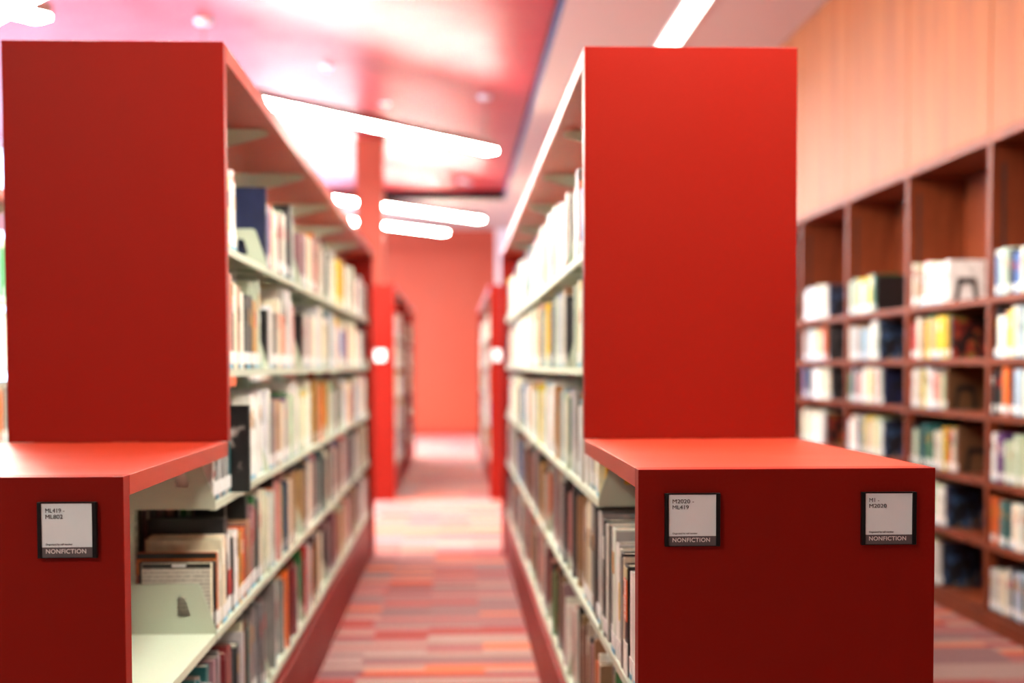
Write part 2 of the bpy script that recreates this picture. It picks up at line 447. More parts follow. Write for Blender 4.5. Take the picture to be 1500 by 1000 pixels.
bracket_me = plate([(0,-.018),(SH_D-.004,-.018),(SH_D,-.012),(SH_D,.002),(SH_D-.036,.112),(SH_D-.043,.118),(0,.118)],
                   [(SH_D-.093,.046),(SH_D-.089,.040),(SH_D-.064,.040),(SH_D-.061,.046),(SH_D-.071,.083),(SH_D-.077,.088),(SH_D-.089,.088),(SH_D-.093,.083)], .0022)
bracket_me.materials.append(cream); bracket_me.name = 'shelf_bracket'
canopy_br_me = plate([(0,0),(.185,0),(.205,-.006),(.205,-.020),(.06,-.058),(0,-.062)], None, .0022)
canopy_br_me.materials.append(cream); canopy_br_me.name = 'canopy_bracket'
def shelf_mesh(length):
    mb = MB(); lip = .019
    mb.box(0, SH_D, 0, length, -.0022, 0); mb.box(SH_D - .0025, SH_D, 0, length, -lip, -.0022)
    mb.box(SH_D - .014, SH_D - .0025, 0, length, -lip, -lip + .002); mb.box(0, .002, 0, length, -lip, -.0022)
    return mb.mesh('shelf', cream)
SHELF_ME = {}
def shelf_of(length):
    k = round(length, 3)
    if k not in SHELF_ME: SHELF_ME[k] = shelf_mesh(length)
    return SHELF_ME[k]
def upright_mesh(h):
    mb = MB()
    mb.box(-.022, .022, -.018, -.0155, 0, h); mb.box(-.022, .022, .0155, .018, 0, h)
    mb.box(-.0245, -.022, -.018, .018, 0, h); mb.box(.022, .0245, -.018, .018, 0, h)
    z = .12
    while z < h - .05:
        mb.box(.0245, .0247, -.010, -.006, z, z + .016, 1); mb.box(.0245, .0247, .006, .010, z, z + .016, 1)
        mb.box(-.0247, -.0245, -.010, -.006, z, z + .016, 1); mb.box(-.0247, -.0245, .006, .010, z, z + .016, 1)
        z += .0254
    return mb.mesh('upright', [cream, slot_black])
UP_ME = {}
def add_upright(par, x, y, h):
    if h not in UP_ME: UP_ME[h] = upright_mesh(h)
    link('upright', UP_ME[h], par, (x, y, 0))
def add_shelf(par, xc, side, y0, length, z, brackets=(True, True)):
    rot = (0,0,0) if side > 0 else (0,0,pi)
    o = link('shelf', shelf_of(length), par, (xc + side*SH_IN, y0 if side > 0 else y0 + length, z), rot)
    for k, on in enumerate(brackets):
        if on:
            at_lo = (k == 0) == (side > 0)
            link('shelf_bracket', bracket_me, o, (0, -.0026 if at_lo else length + .0004, 0))
    return o

TOP = H + .758
CT = H - .1766                    # counter height
def make_range(label, xface, face_side, y0, nsec, sides, low_first=True, near_panel_z=0.0, y_panel=None, sec=SEC):
    """tall double sided range. xface: aisle face, face_side: +1 when that face looks to +x. y0: line of the first upright"""
    xc = xface - face_side*Wd/2
    r = empty('shelving_range', (xc, y0, 0)); tag(r, label, 'bookcase')
    y1 = y0 + nsec*sec
    yp = y_panel if y_panel is not None else y0 - .02
    def lb(*a): return B(a[0]-xc, a[1]-xc, a[2]-y0, a[3]-y0, a[4], a[5])
    x0, x1 = xc - Wd/2, xc + Wd/2
    lb(x0, x1, yp, yp + .044, near_panel_z, TOP).build('end_panel', red, r, .0015)
    lb(x0, x1, y1 + .02, y1 + .064, 0, TOP).build('end_panel', red, r, .0015)
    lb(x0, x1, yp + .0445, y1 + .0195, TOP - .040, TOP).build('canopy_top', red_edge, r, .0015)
    kick_top = SHELF_Z[4] - .045
    kx = Wd/2 - .022
    lb(xc - kx, xc + kx, y0 + .005, y1 + .0195, 0, kick_top).build('kick_base', red, r, .001)
    for i in range(nsec + 1):
        yy = min(max(i*sec, .022), nsec*sec)
        add_upright(r, 0, yy if i else yp - y0 + .065, TOP - .041)
        for sd in sides:
            if 0 < i < nsec:
                link('canopy_bracket', canopy_br_me, r, (sd*.025, i*sec - .001, TOP - .0405), (0,0,0) if sd > 0 else (0,0,pi))
    for sd in sides:
        for i in range(nsec):
            for z in SHELF_Z:
                a0 = i*sec + .004
                if i == 0 and z > near_panel_z: a0 = max(a0, yp - y0 + .048)
                sh = add_shelf(r, 0, sd, a0, (i + 1)*sec - .004 - a0, z)
                if i == 0 and CT - .154 < z < near_panel_z:
                    for br in sh.children:
                        if (br.location.y < .1) == (sd > 0): br.scale.z = .90
    return r

Y0 = 3.37
make_range('tall red shelving range standing behind the counter with the ML419 - ML802 sign', XL, 1, Y0, 6, (1, -1), near_panel_z=H - .176, y_panel=3.3753)
make_range('tall red shelving range standing behind the counter with the M1 - M2020 sign', XRt, -1, Y0, 6, (1, -1), near_panel_z=H - .176, y_panel=3.403)
make_range('red shelving range with books seen past the dark red end panel by the windows', -1.90, 1, 3.40, 6, (1,))
make_range('red shelving range standing next to the window wall', -3.26, 1, 3.40, 6, (1, -1))
make_range('far shelving range in line with the range past the dark red panel', -1.90, 1, 13.30, 6, (1,))
make_range('far red shelving range with a white end sign beside the red column', -0.556, 1, 13.30, 3, (1, -1), sec=.96)
make_range('short far shelving range behind the red column near the red wall', -0.556, 1, 16.98, 3, (1, -1), sec=.80)
make_range('far red shelving range with a white end sign across from the column', 0.326, -1, 13.30, 6, (1, -1))

def make_counter(label, xface, face_side, yf, yb):
    xc = xface - face_side*Wd/2
    r = empty('counter_bookcase', (xc, yf, 0)); tag(r, label, 'bookcase')
    h = Wd/2
    B(-h, h, 0, .044, 0, CT).build('end_panel', red, r, .0012)
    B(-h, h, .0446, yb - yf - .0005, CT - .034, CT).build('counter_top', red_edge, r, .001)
    B(-h + .022, h - .022, .0446, Y0 - yf, 0, SHELF_Z[4] - .045).build('kick_base', red, r, .001)
    add_upright(r, 0, .070, CT - .036)
    L = Y0 - .008 - (yf + .052)
    for sd in (1, -1):
        for z in SHELF_Z[3:]:
            add_shelf(r, 0, sd, .050, L, z, (True, True))
    return r
make_counter('low red counter bookcase with one black framed sign on its end', XL, 1, 2.3136, 3.3753)
make_counter('low red counter bookcase with two black framed signs on its end', XRt, -1, 2.4000, 3.403)

range_sign(-.6715, 2.3136, H - .2165, 'ML419 -', 'ML802', .0305, .0275, 'black framed white card reading ML419 - ML802 above NONFICTION')
range_sign(.3555, 2.4, H - .2170, 'M2020 -', 'ML419', .0365, .0275, 'black framed white card reading M2020 - ML419 above NONFICTION')
range_sign(.6930, 2.4, H - .2170, 'M1 -', 'M2020', .0172, .0300, 'black framed white card reading M1 - M2020 above NONFICTION')
for x, lab in ((-.745, 'small white sign on the far range end beside the red column'), (.352, 'small white sign on the far range end across from the column')):
    s = empty('range_end_sign', (x, 13.28, H + .045)); tag(s, lab, 'sign')
    B(0, .11, -.008, 0, 0, .11).build('holder', black_plastic, s, .001)
    B(.004, .106, -.0095, -.008, .003, .107).build('card', sign_white, s)

# orange tab clipped below the second shelf
s = empty('shelf_tab', (XL - REC, 3.50, SHELF_Z[1] - .019)); tag(s, 'orange tab clipped under the second shelf beside the dark red end panel', 'shelf tab')
B(-.012, .001, 0, .20, -.0015, -.0002).build('clip', orange_card, s)
B(-.0008, .001, 0, .20, -.025, -.0015).build('tab', orange_card, s)

# ------------------------------------------------------------------ column
col = empty('column', (-.96, 16.50, 0)); tag(col, 'square red column rising to the red ceiling between the far ranges', 'column')
B(-.155, .155, -.155, .155, .12, ZR).build('shaft', red_wall, col, .004)
B(-.165, .165, -.165, .165, 0, .12).build('base', red_edge, col, .003)

# ------------------------------------------------------------------ lamps
def pendant(label, ex, ey, dx, dy, length, z, rods, zc, group=None):
    """linear lamp whose end stands at (ex, ey), running towards (dx, dy)"""
    n = math.hypot(dx, dy); a = math.atan2(dy/n, dx/n)
    p = empty('pendant_lamp', (ex, ey, z), (0, 0, a)); tag(p, label, 'pendant lamp', group)
    w = .075
    MB().box(0, length, -w, w, .012, .085).build('housing', body_metal, p, .004)
    MB().box(.01, length - .01, -w + .006, w - .006, -.012, .012).build('diffuser', lamp_m, p, .004)
    for d in rods:
        r = MB().tube([(d, 0, .085), (d, 0, zc - z - .02)], .006, 8).build('rod', body_metal, p)
        MB().lathe([(.055, zc - z - .03), (.065, zc - z - .012), (.065, zc - z)], 20).build('ceiling_cup', white_enamel, p, 0, (d, 0, 0))
ZP = H + 2.07
da = (-.595, -.805)
pendant('long linear pendant lamp hanging over the cross aisle before the red column', .364, 13.86, *da, 4.4, ZP, (.10, 3.75), ZR)
pendant('linear pendant lamp ending beside the crossing lamp near the windows', -2.43, 8.67, *da, 2.4, ZP, (.5, 1.9), ZR)
pendant('linear pendant lamp slanting the other way near the windows', -4.05, 10.09, .595, -.805, 4.2, ZP - .13, (.9, 3.4), ZR)
pendant('linear pendant lamp at the edge of the red ceiling near the far wall', .37, 20.32, *da, 4.4, ZP, (.4, 3.6), ZR)
pendant('linear pendant lamp under the white ceiling strip before the far red wall', -.15, 22.3, *da, 4.0, ZP, (.5,), ZW)
pendant('added linear fill lamp over the carpet before the single sign', -1.9, -.2, *da, 0.95, ZP, (.2, .75), ZW)  # unseen fill lamp, added to brighten the counter fronts and sign cards
pendant('added short fill lamp above the counter with two signs', .72, 3.14, *da, 0.95, ZP, (.2, .75), ZW)  # unseen lamp added to brighten the tall end panel and counter
pendant('added short fill lamp between the counter with two signs and the wooden wall', 1.40, 3.14, *da, 0.95, ZP, (.2, .75), ZW)  # second unseen lamp, added to light the same panel
pendant('linear pendant lamp above the middle of the near ranges', .364, 7.3, *da, 4.0, ZP, (.4, 3.4), ZR)
for k, (y0, y1) in enumerate(((1.9, 6.4), (7.2, 11.6), (12.4, 16.8), (17.6, 22.0))):
    labs = ['recessed strip lamp in the white ceiling above the counters',
            'recessed strip lamp in the white ceiling above the tall range', 'recessed strip lamp in the white ceiling beyond the tall range', 'recessed strip lamp in the white ceiling near the far wall']
    r = empty('recessed_lamp', (1.65, y0, ZW)); tag(r, labs[k], 'ceiling lamp')
    B(-.08, .08, .012, y1 - y0 - .012, -.008, -.001).build('diffuser', strip_m, r)
    mb = MB()
    mb.box(-.092, -.0805, 0, y1 - y0, -.009, -.0005); mb.box(.0805, .092, 0, y1 - y0, -.009, -.0005)
    mb.box(-.0805, .0805, 0, .0115, -.009, -.0005); mb.box(-.0805, .0805, y1 - y0 - .0115, y1 - y0, -.009, -.0005)
    mb.build('frame', white_enamel, r)
for x, y, lab in ((-.673, 14.19, 'white ceiling sprinkler on the red ceiling before the column'), (-1.084, 12.45, 'white ceiling sprinkler on the red ceiling above the cross aisle'), (.224, 20.33, 'white ceiling sprinkler near the edge of the red ceiling')):
    s = empty('sprinkler', (x, y, ZR)); tag(s, lab, 'sprinkler')
    MB().lathe([(.05, -.012), (.055, -.006), (.055, 0)], 20).build('rosette', white_enamel, s)
    MB().lathe([(.022, -.045), (.022, -.042), (.008, -.038), (.010, -.012)], 14).build('head', wire, s)

# ------------------------------------------------------------------ wooden wall bookcases
WZ = [1.574, 1.284, 1.019, .704, .409, .095]
WB = 0.32                         # inner depth
ORD = ['', 'first', 'second', 'third', 'fourth', 'fifth', 'sixth', 'seventh', 'eighth', 'ninth', 'tenth', 'eleventh', 'twelfth', 'thirteenth',
       'fourteenth', 'fifteenth', 'sixteenth', 'seventeenth', 'eighteenth', 'nineteenth']
TENS = ['', '', 'twenty', 'thirty', 'forty', 'fifty', 'sixty', 'seventy', 'eighty', 'ninety']
TENTH = ['', '', 'twentieth', 'thirtieth', 'fortieth', 'fiftieth', 'sixtieth', 'seventieth', 'eightieth', 'ninetieth']
def ordinal(n):
    if n < 20: return ORD[n]
    if n >= 100: return 'hundredth or later'
    return TENTH[n//10] if n % 10 == 0 else TENS[n//10] + '-' + ORD[n % 10]
proto = None
def bay_label(i): return 'red cherry wood bookcase bay, %s along the panelled wall past the counters' % ordinal(i + 1)
def make_bay(y0):
    u = empty('wall_bookcase', (XWR, y0, 0))
    tag(u, bay_label(0), 'bookcase', 'wooden bookcase bays along the panelled wall')
    B(.0, WB, -.0225, .0225, .088, 2.29).build('divider', wood_dark, u, .002)
    B(WB, WB + .02, -.0225, BAYW - .0225, .088, 2.29).build('back_panel', wood_dark, u)
    B(-.006, WB + .02, -.0225, BAYW - .0225, 2.29, 2.331).build('top_rail', wood_dark, u, .002)
    B(.012, WB, -.0225, BAYW - .0225, 0, .088).build('plinth', wood_dark, u)
    B(-.008, .0115, -.0225, BAYW - .0225, 0, .070).build('baseboard', wood_dark, u, .002)
    for z in WZ:
        B(.002, WB - .001, .0232, BAYW - .0232, z - .033 if z > .1 else .0885, z).build('shelf', wood_dark, u, .002)
    for zz in (-1,):
        for yy in (.0227, BAYW - .0247):
            B(.055, .067, yy, yy + .002, .2, 2.2).build('shelf_standard', slot_black, u)
    return u
def copy_tree(o, loc):
    c = o.copy(); COL.objects.link(c); c.location = loc
    for ch in o.children:
        d = ch.copy(); COL.objects.link(d); d.parent = c
    return c
BAYS = [BAY0 + i*BAYW for i in range(NB)]
for i, y in enumerate(BAYS):
    if proto is None: proto = make_bay(y)
    else: copy_tree(proto, (XWR, y, 0))['label'] = bay_label(i)

# ------------------------------------------------------------------ books
PAL = {'white': (.86,.87,.82), 'cream': (.76,.71,.55), 'pale grey': (.55,.56,.54), 'pale green': (.50,.60,.45), 'pale blue': (.42,.55,.66), 'black': (.010,.010,.011),
       'charcoal': (.05,.05,.055), 'navy': (.012,.018,.055), 'blue': (.03,.12,.38), 'sky blue': (.06,.38,.62), 'teal': (.02,.13,.14), 'green': (.04,.18,.06),
       'yellow': (.80,.55,.02), 'ochre': (.45,.22,.025), 'orange': (.70,.14,.02), 'red': (.48,.02,.02), 'maroon': (.16,.015,.02), 'brown': (.15,.065,.03),
       'tan': (.38,.22,.11), 'pink': (.62,.28,.25), 'mauve': (.30,.16,.18), 'purple': (.11,.03,.17), 'grey': (.22,.22,.22)}
BRIGHT = ['white']*9 + ['cream']*7 + ['pale grey']*4 + ['pale green']*3 + ['pale blue']*2 + ['black']*4 + ['charcoal']*2 + ['navy','blue','teal','yellow','ochre','orange','red','tan','pink','pink','grey','green']
MUTED = ['mauve']*4 + ['brown']*4 + ['tan']*4 + ['black']*5 + ['charcoal']*4 + ['grey']*4 + ['cream']*4 + ['pale grey']*3 + ['maroon']*3 + ['pink']*2 + ['navy','teal','teal','green','blue','orange','ochre','red','white','white']  # low shelf books; the mauve puts light off the red floor into colour
WALL = ['white']*8 + ['cream']*6 + ['pale green']*4 + ['pale blue']*3 + ['yellow']*3 + ['pale grey']*3 + ['black']*3 + ['orange','pink','pink','tan','navy','sky blue','blue','green','red','purple','teal','grey','charcoal']
rng = random.Random(7)
BOOKS = []
def shade(name):
    k = rng.uniform(.82, 1.12)
    return tuple(min(.9, c*k*rng.uniform(.94, 1.06)) for c in PAL[name])
EDGE = {}
def xe_of(row): return EDGE[row]
def book(row, x, side, y, z, t, h, dp, cname, lean=0.0, **kw):
    if row[0] != 'W': dp = min(dp, .1985 - (xe_of(row) - x)*side)
    if row[0] in ('L', 'Lb', 'R', 'Rb') and row[1] == 2 and y < (3.4215 if row[0][0] == 'L' else 3.4495):
        h = min(h, (CT - .036 if y < 3.405 else CT) - z - .001)
    b = dict(row=row, x=x, side=side, y=y, z=z, t=t, h=h, dp=dp, cname=cname, col=shade(cname), lean=lean, lab=rng.random() < .9, tape=rng.random() < .55,
             band=rng.choice([None, None, 'white', 'red', 'black', 'ochre']), **kw)
    BOOKS.append(b); return b
WIRES = []
def fill(row, xe, side, ya, yb, z, pal, tr, hr, dr, up=True, first=(), stop=None, wire_at=None, zup=None, setback=(.004, .03)):
    """stand books from ya towards yb (up) or from yb towards ya (not up)"""
    EDGE[row] = xe
    y = ya if up else yb
    end = stop if stop is not None else (yb if up else ya)
    q = list(first); run = 0; cn = None; prev = 0
    while True:
        kw = {}
        if q:
            e = q.pop(0); cn, t, h, dp, sb = e[:5]
            if len(e) > 5: kw = e[5]
        else:
            if run <= 0:
                cn = rng.choice(pal); run = rng.choice([1,1,1,2,2,3]); bt = rng.uniform(*tr); bh = rng.uniform(*hr); bd = rng.uniform(*dr)
            run -= 1
            t = max(.007, bt*rng.uniform(.85, 1.15)); h = min(hr[1], bh*rng.uniform(.95, 1.05)); dp = min(dr[1], bd*rng.uniform(.96, 1.04)); sb = rng.uniform(*setback)
        if wire_at is not None and ((up and y > wire_at) or (not up and y < wire_at)):
            WIRES.append((xe, side, y + .004 if up else y - .004, zup, z)); y += .009 if up else -.009; wire_at = None
        if up and y + t > end or (not up and y - t < end): break
        book(row, xe - side*sb, side, y if up else y - t, z, t, h, dp, cn, **kw)
        y += (t + .0006) if up else -(t + .0006)
        prev = h
    return y

# --- left range, aisle side
def L(c, t, h, dp=.18, sb=.006, **kw): return (c, t, h, dp, sb, kw)
def G(c, total, h, dp=.18, sb=.008, **kw):
    """a run of look-alike volumes that fills the given length"""
    n = max(1, round(total/.034)); return [L(c, total/n - .0006, h*rng.uniform(.985, 1.015), dp, sb, **kw) for _ in range(n)]
FIRST = {
 ('L', 0, 0): G('cream',.115,.19) + G('pale grey',.05,.19) + G('cream',.06,.19) + G('yellow',.045,.185) + G('white',.10,.18),
 ('L', 0, 1): [L('navy',.035,.245,.19)] + G('blue',.06,.20) + [L('orange',.04,.205)] + G('cream',.12,.20) + G('white',.08,.195) + [L('maroon',.03,.2), L('pale green',.08,.215,.19), L('white',.06,.21), L('black',.05,.235,.19)],
 ('L', 0, 2): G('mauve',.10,.20) + [L('brown',.05,.205)] + G('white',.12,.21) + [L('yellow',.03,.22)] + G('white',.12,.21) + [L('tan',.08,.22)],
 ('L', 1, 0): G('white',.115,.23) + [L('teal',.04,.235), L('pale blue',.04,.235), L('black',.045,.24), L('pink',.035,.245), L('black',.03,.22)] + G('cream',.07,.225) + [L('tan',.05,.22), L('white',.05,.205)]
            + G('black',.06,.20) + G('charcoal',.06,.205) + [L('black',.05,.205), L('ochre',.085,.195)],
 ('L', 1, 1): [L('black',.05,.18)] + G('white',.09,.195) + G('black',.11,.175) + G('cream',.10,.225,.19) + [L('orange',.06,.175), L('orange',.05,.175)] + G('pale grey',.16,.265,.195),
 ('L', 1, 2): [L('black',.04,.2), L('tan',.06,.2)] + G('pale grey',.10,.2) + [L('mauve',.05,.205), L('mauve',.05,.2)] + G('cream',.20,.205),
 ('L', 2, 0): [L('white',.03,.20), L('black',.022,.20), L('pale grey',.018,.2), L('black',.022,.20), L('white',.018,.205), L('black',.03,.205), L('pale grey',.016,.21), L('charcoal',.03,.205), L('white',.016,.205), L('black',.035,.205),
            L('teal',.02,.20), L('black',.032,.222,.215,-.042, cover='pale'), L('tan',.035,.215)] + G('white',.05,.21) + [L('pale blue',.04,.205)] + G('black',.04,.205) + [L('cream',.06,.21)] + G('black',.10,.205) + G('white',.10,.235,.19),
 ('L', 2, 1): G('white',.08,.25,.19) + [L('navy',.05,.215,.19), L('mauve',.06,.21)] + G('tan',.14,.21) + G('cream',.10,.2) + [L('purple',.05,.215)] + G('pale green',.12,.215),
 ('L', 3, 0): [L('cream',.012,.165,.165,.012, cover='text'), L('black',.026,.166), L('orange',.014,.185,.195,.006, cover='orange'), L('cream',.040,.183)] + G('cream',.07,.213,.185,.003) + G('black',.06,.255,.195)
            + [L('white',.055,.20,.17,.01, bandc='red'), L('black',.03,.19)] + G('white',.07,.2) + [L('ochre',.055,.19)] + G('orange',.06,.195) + G('maroon',.05,.20) + G('tan',.06,.2),
}
LAST_L = {}
for r in range(5):
    muted = r >= 3
    for s_ in range(6):
        ya, yb = Y0 + s_*SEC + .012, Y0 + (s_+1)*SEC - .012
        zup = SHELF_Z[r-1] if r else None
        if r == 0 and s_ == 0: ya = 3.425
        if r == 1 and s_ == 0: ya = 3.425
        fr = FIRST.get(('L', r, s_), ())
        st = ya + (yb - ya)*rng.choice([.80, .9, 1, 1, 1])
        if r == 0 and s_ == 0: st = 3.88
        if r == 4 and s_ == 1: ya += .14
        tr, hr, dr = ((.012,.038), (.22,.272), (.15,.19)) if muted else ((.014,.05), (.185,.262), (.14,.19))
        fill(('L', r), XL - REC, 1, ya, yb, SHELF_Z[r], MUTED if muted else BRIGHT, tr, hr, dr, True, fr, st, ya + rng.uniform(.25, .6) if r else None, zup)
        fill(('Lb', r), XL - Wd + REC, -1, ya + .05, yb, SHELF_Z[r], MUTED if muted else BRIGHT, (.02,.05), hr, dr, True)
# --- right range, aisle side
for r in range(5):
    muted = r >= 3
    for s_ in range(6):
        ya, yb = Y0 + s_*SEC + .012, Y0 + (s_+1)*SEC - .012
        if r < 2 and s_ == 0: ya = 3.455
        fr = G('pale grey',.08,.275,.195) + G('black',.10,.27,.195) + G('grey',.08,.275,.195) + G('cream',.12,.275,.19) + G('tan',.08,.26) if (r == 3 and s_ == 0) else [L('yellow',.035,.085,.10,.02), L('cream',.02,.17), L('white',.03,.2)] if (r == 2 and s_ == 0) else ()
        st = ya + (yb - ya)*rng.choice([.85, 1, 1, 1])
        tr, hr, dr = ((.012,.036), (.22,.272), (.15,.19)) if muted else ((.014,.045), (.19,.262), (.14,.19))
        fill(('R', r), XRt + REC, -1, ya, yb, SHELF_Z[r], MUTED if muted else BRIGHT, tr, hr, dr, True, fr, st, ya + rng.uniform(.25, .6) if r else None, SHELF_Z[r-1] if r else None)
        fill(('Rb', r), XRt + Wd - REC, 1, ya + .05, yb, SHELF_Z[r], MUTED if muted else BRIGHT, (.02,.05), hr, dr, True)
# --- low bookcases
fill(('RL', 3), XRt + REC, -1, 2.462, 3.345, SHELF_Z[3], MUTED, (.014,.032), (.22,.272), (.15,.19), True,
     G('white',.372,.22) + [L('black',.060,.225,.15,.004, cover='none', special='spine_title'), L('cream',.018,.235,.16,.004), L('black',.045,.24,.165,.004, bandc='grey'), L('white',.040,.243,.17,.006, bandc='yellow')]
     + [L('white',.05,.25,.185,.004, cover='grey'), L('white',.065,.275,.19,.003, cover='grey')] + G('charcoal',.09,.258,.17,.012) + [L('pale grey',.050,.268,.19,.004), L('black',.05,.272,.195,.003, cover='flower'), L('pale grey',.04,.275,.195), L('black',.05,.27,.195)])
fill(('RL', 4), XRt + REC, -1, 2.50, 3.345, SHELF_Z[4], MUTED, (.014,.034), (.20,.272), (.15,.195), True)
fill(('LL', 4), XL - REC, 1, 3.08, 3.345, SHELF_Z[4], MUTED, (.012,.03), (.22,.262), (.15,.19), True)
# --- neighbouring and far ranges
for r in range(5):
    for s_ in range(6):
        fill(('N', r), -1.90 - REC, 1, 3.40 + s_ + (.012 if s_ else .038), 4.40 + s_ - .012, SHELF_Z[r], BRIGHT, (.02,.05), (.2,.265), (.14,.19))
        fill(('N', r), -3.26 - REC, 1, 3.40 + s_ + (.012 if s_ else .038), 4.40 + s_ - .012, SHELF_Z[r], BRIGHT, (.02,.05), (.2,.265), (.14,.19))
        fill(('N', r), -1.90 - REC, 1, 13.30 + s_ + (.012 if s_ else .038), 14.30 + s_ - .012, SHELF_Z[r], BRIGHT, (.03,.06), (.2,.265), (.14,.19))
        fill(('F', r), .326 + REC, -1, 13.30 + s_ + (.012 if s_ else .038), 14.30 + s_ - .012, SHELF_Z[r], BRIGHT, (.025,.06), (.2,.265), (.14,.19))
    for s_ in range(3):
        fill(('F', r), -.556 - REC, 1, 13.30 + .96*s_ + (.012 if s_ else .038), 14.26 + .96*s_ - .012, SHELF_Z[r], BRIGHT, (.025,.06), (.2,.265), (.14,.19))
        fill(('F', r), -.556 - REC, 1, 16.98 + .8*s_ + (.012 if s_ else .038), 17.78 + .8*s_ - .012, SHELF_Z[r], BRIGHT, (.025,.06), (.2,.265), (.14,.19))
# --- wall bays: rows start at the far divider and end at a black bookend
BOOKENDS = []
wall_specials = {}
for bi, y in enumerate(BAYS):
    for r, z in enumerate(WZ):
        lo, hi = y + .03, y + BAYW - .026
        gap = rng.uniform(.40, .66)
        if bi == 3 and r == 0: gap = .64
        hmax = .235 if r != 2 else .222
        last = fill(('W', r, bi), XWR + .030, -1, lo + gap, hi, z, WALL, (.022,.056), (.185, hmax), (.14,.20), False, setback=(-.022, -.004))
        # one darker book closes the row, its cover turned to the gap
        c = rng.choice(['black', 'navy', 'charcoal', 'black', 'brown', 'black'])
        if bi == 3 and r == 0: c = 'white'
        t = rng.uniform(.025, .04)
        bk = book(('W', r, bi), XWR + .030, -1, last - t, z, t, hmax*rng.uniform(.93, 1.0), .20, c, cover=None if c in ('white', 'brown') else rng.choice(['blue', None, 'flower']))
        BOOKENDS.append((XWR + .03, last - t - .0012, z, r, bi))

# ---- which books show largest
def shows(b):
    xs = b['x']; ym = b['y'] + b['t']/2
    p = [project(xs, yy, zz) for yy, zz in ((b['y'], b['z']), (b['y'] + b['t'], b['z']), (b['y'] + b['t'], b['z'] + b['h']), (b['y'], b['z'] + b['h']))]
    cx = sum(q[0] for q in p)/4; cy = sum(q[1] for q in p)/4
    r = b['row'][0]
    if not (0 < cx < 1505 and 0 < cy < 1010) or r in ('Lb', 'Rb', 'N'): return 0
    if r in ('L', 'LL') and (cx < 196 or (cx < 330 and cy < 665)): return 0
    if r in ('R', 'RL') and (cx > 930 or (cx > 858 and cy < 662)): return 0
    if r == 'W':
        if cx < 1168: return 0
        if cy > 645 and cx < 1371 and (cy - 645) > (cx - 1166)*(42/205.): return 0
        if b['row'][2] < 2: return 0
    a = 0
    for i in range(4):
        j = (i+1) % 4; a += p[i][0]*p[j][1] - p[j][0]*p[i][1]
    a = abs(a)/2
    if b.get('cover') or b.get('special'): a += 400
    return a
for b in BOOKS: b['area'] = shows(b)
N_IND = 292
ranked = sorted([b for b in BOOKS if b['area'] > 0], key=lambda b: -b['area'])
for b in ranked[:N_IND]: b['ind'] = True

def cover_mb(t, h, dp, col):
    """case binding: two boards joined by a slightly rounded spine; spine at x = 0"""
    k = min(.0028, t*.2); bul = min(.004, t*.12)
    mb = MB()
    mb.box(-dp, -k, 0, k, 0, h, 0, col); mb.box(-dp, -k, t - k, t, 0, h, 0, col)
    mb.prism([(-k, 0), (0 - bul, 0), (0 - bul*.25, t*.2), (0, t*.5), (0 - bul*.25, t*.8), (0 - bul, t), (-k, t)] if bul < k else [(-bul - k, 0), (-bul, 0), (-bul*.25, t*.2), (0, t*.5), (-bul*.25, t*.8), (-bul, t), (-bul - k, t)], 'z', 0, h, 0, col)
    return mb, k
COVER_ROWS = {'L': 'behind the ML419 - ML802 counter', 'LL': 'under the ML419 - ML802 counter', 'R': 'behind the M1 - M2020 counter', 'RL': 'under the M1 - M2020 counter', 'W': 'of a wooden wall bookcase'}
LEVEL = ['top', 'second', 'third', 'fourth', 'bottom']
WLEVEL = ['top', 'second', 'third', 'fourth', 'fifth', 'bottom']
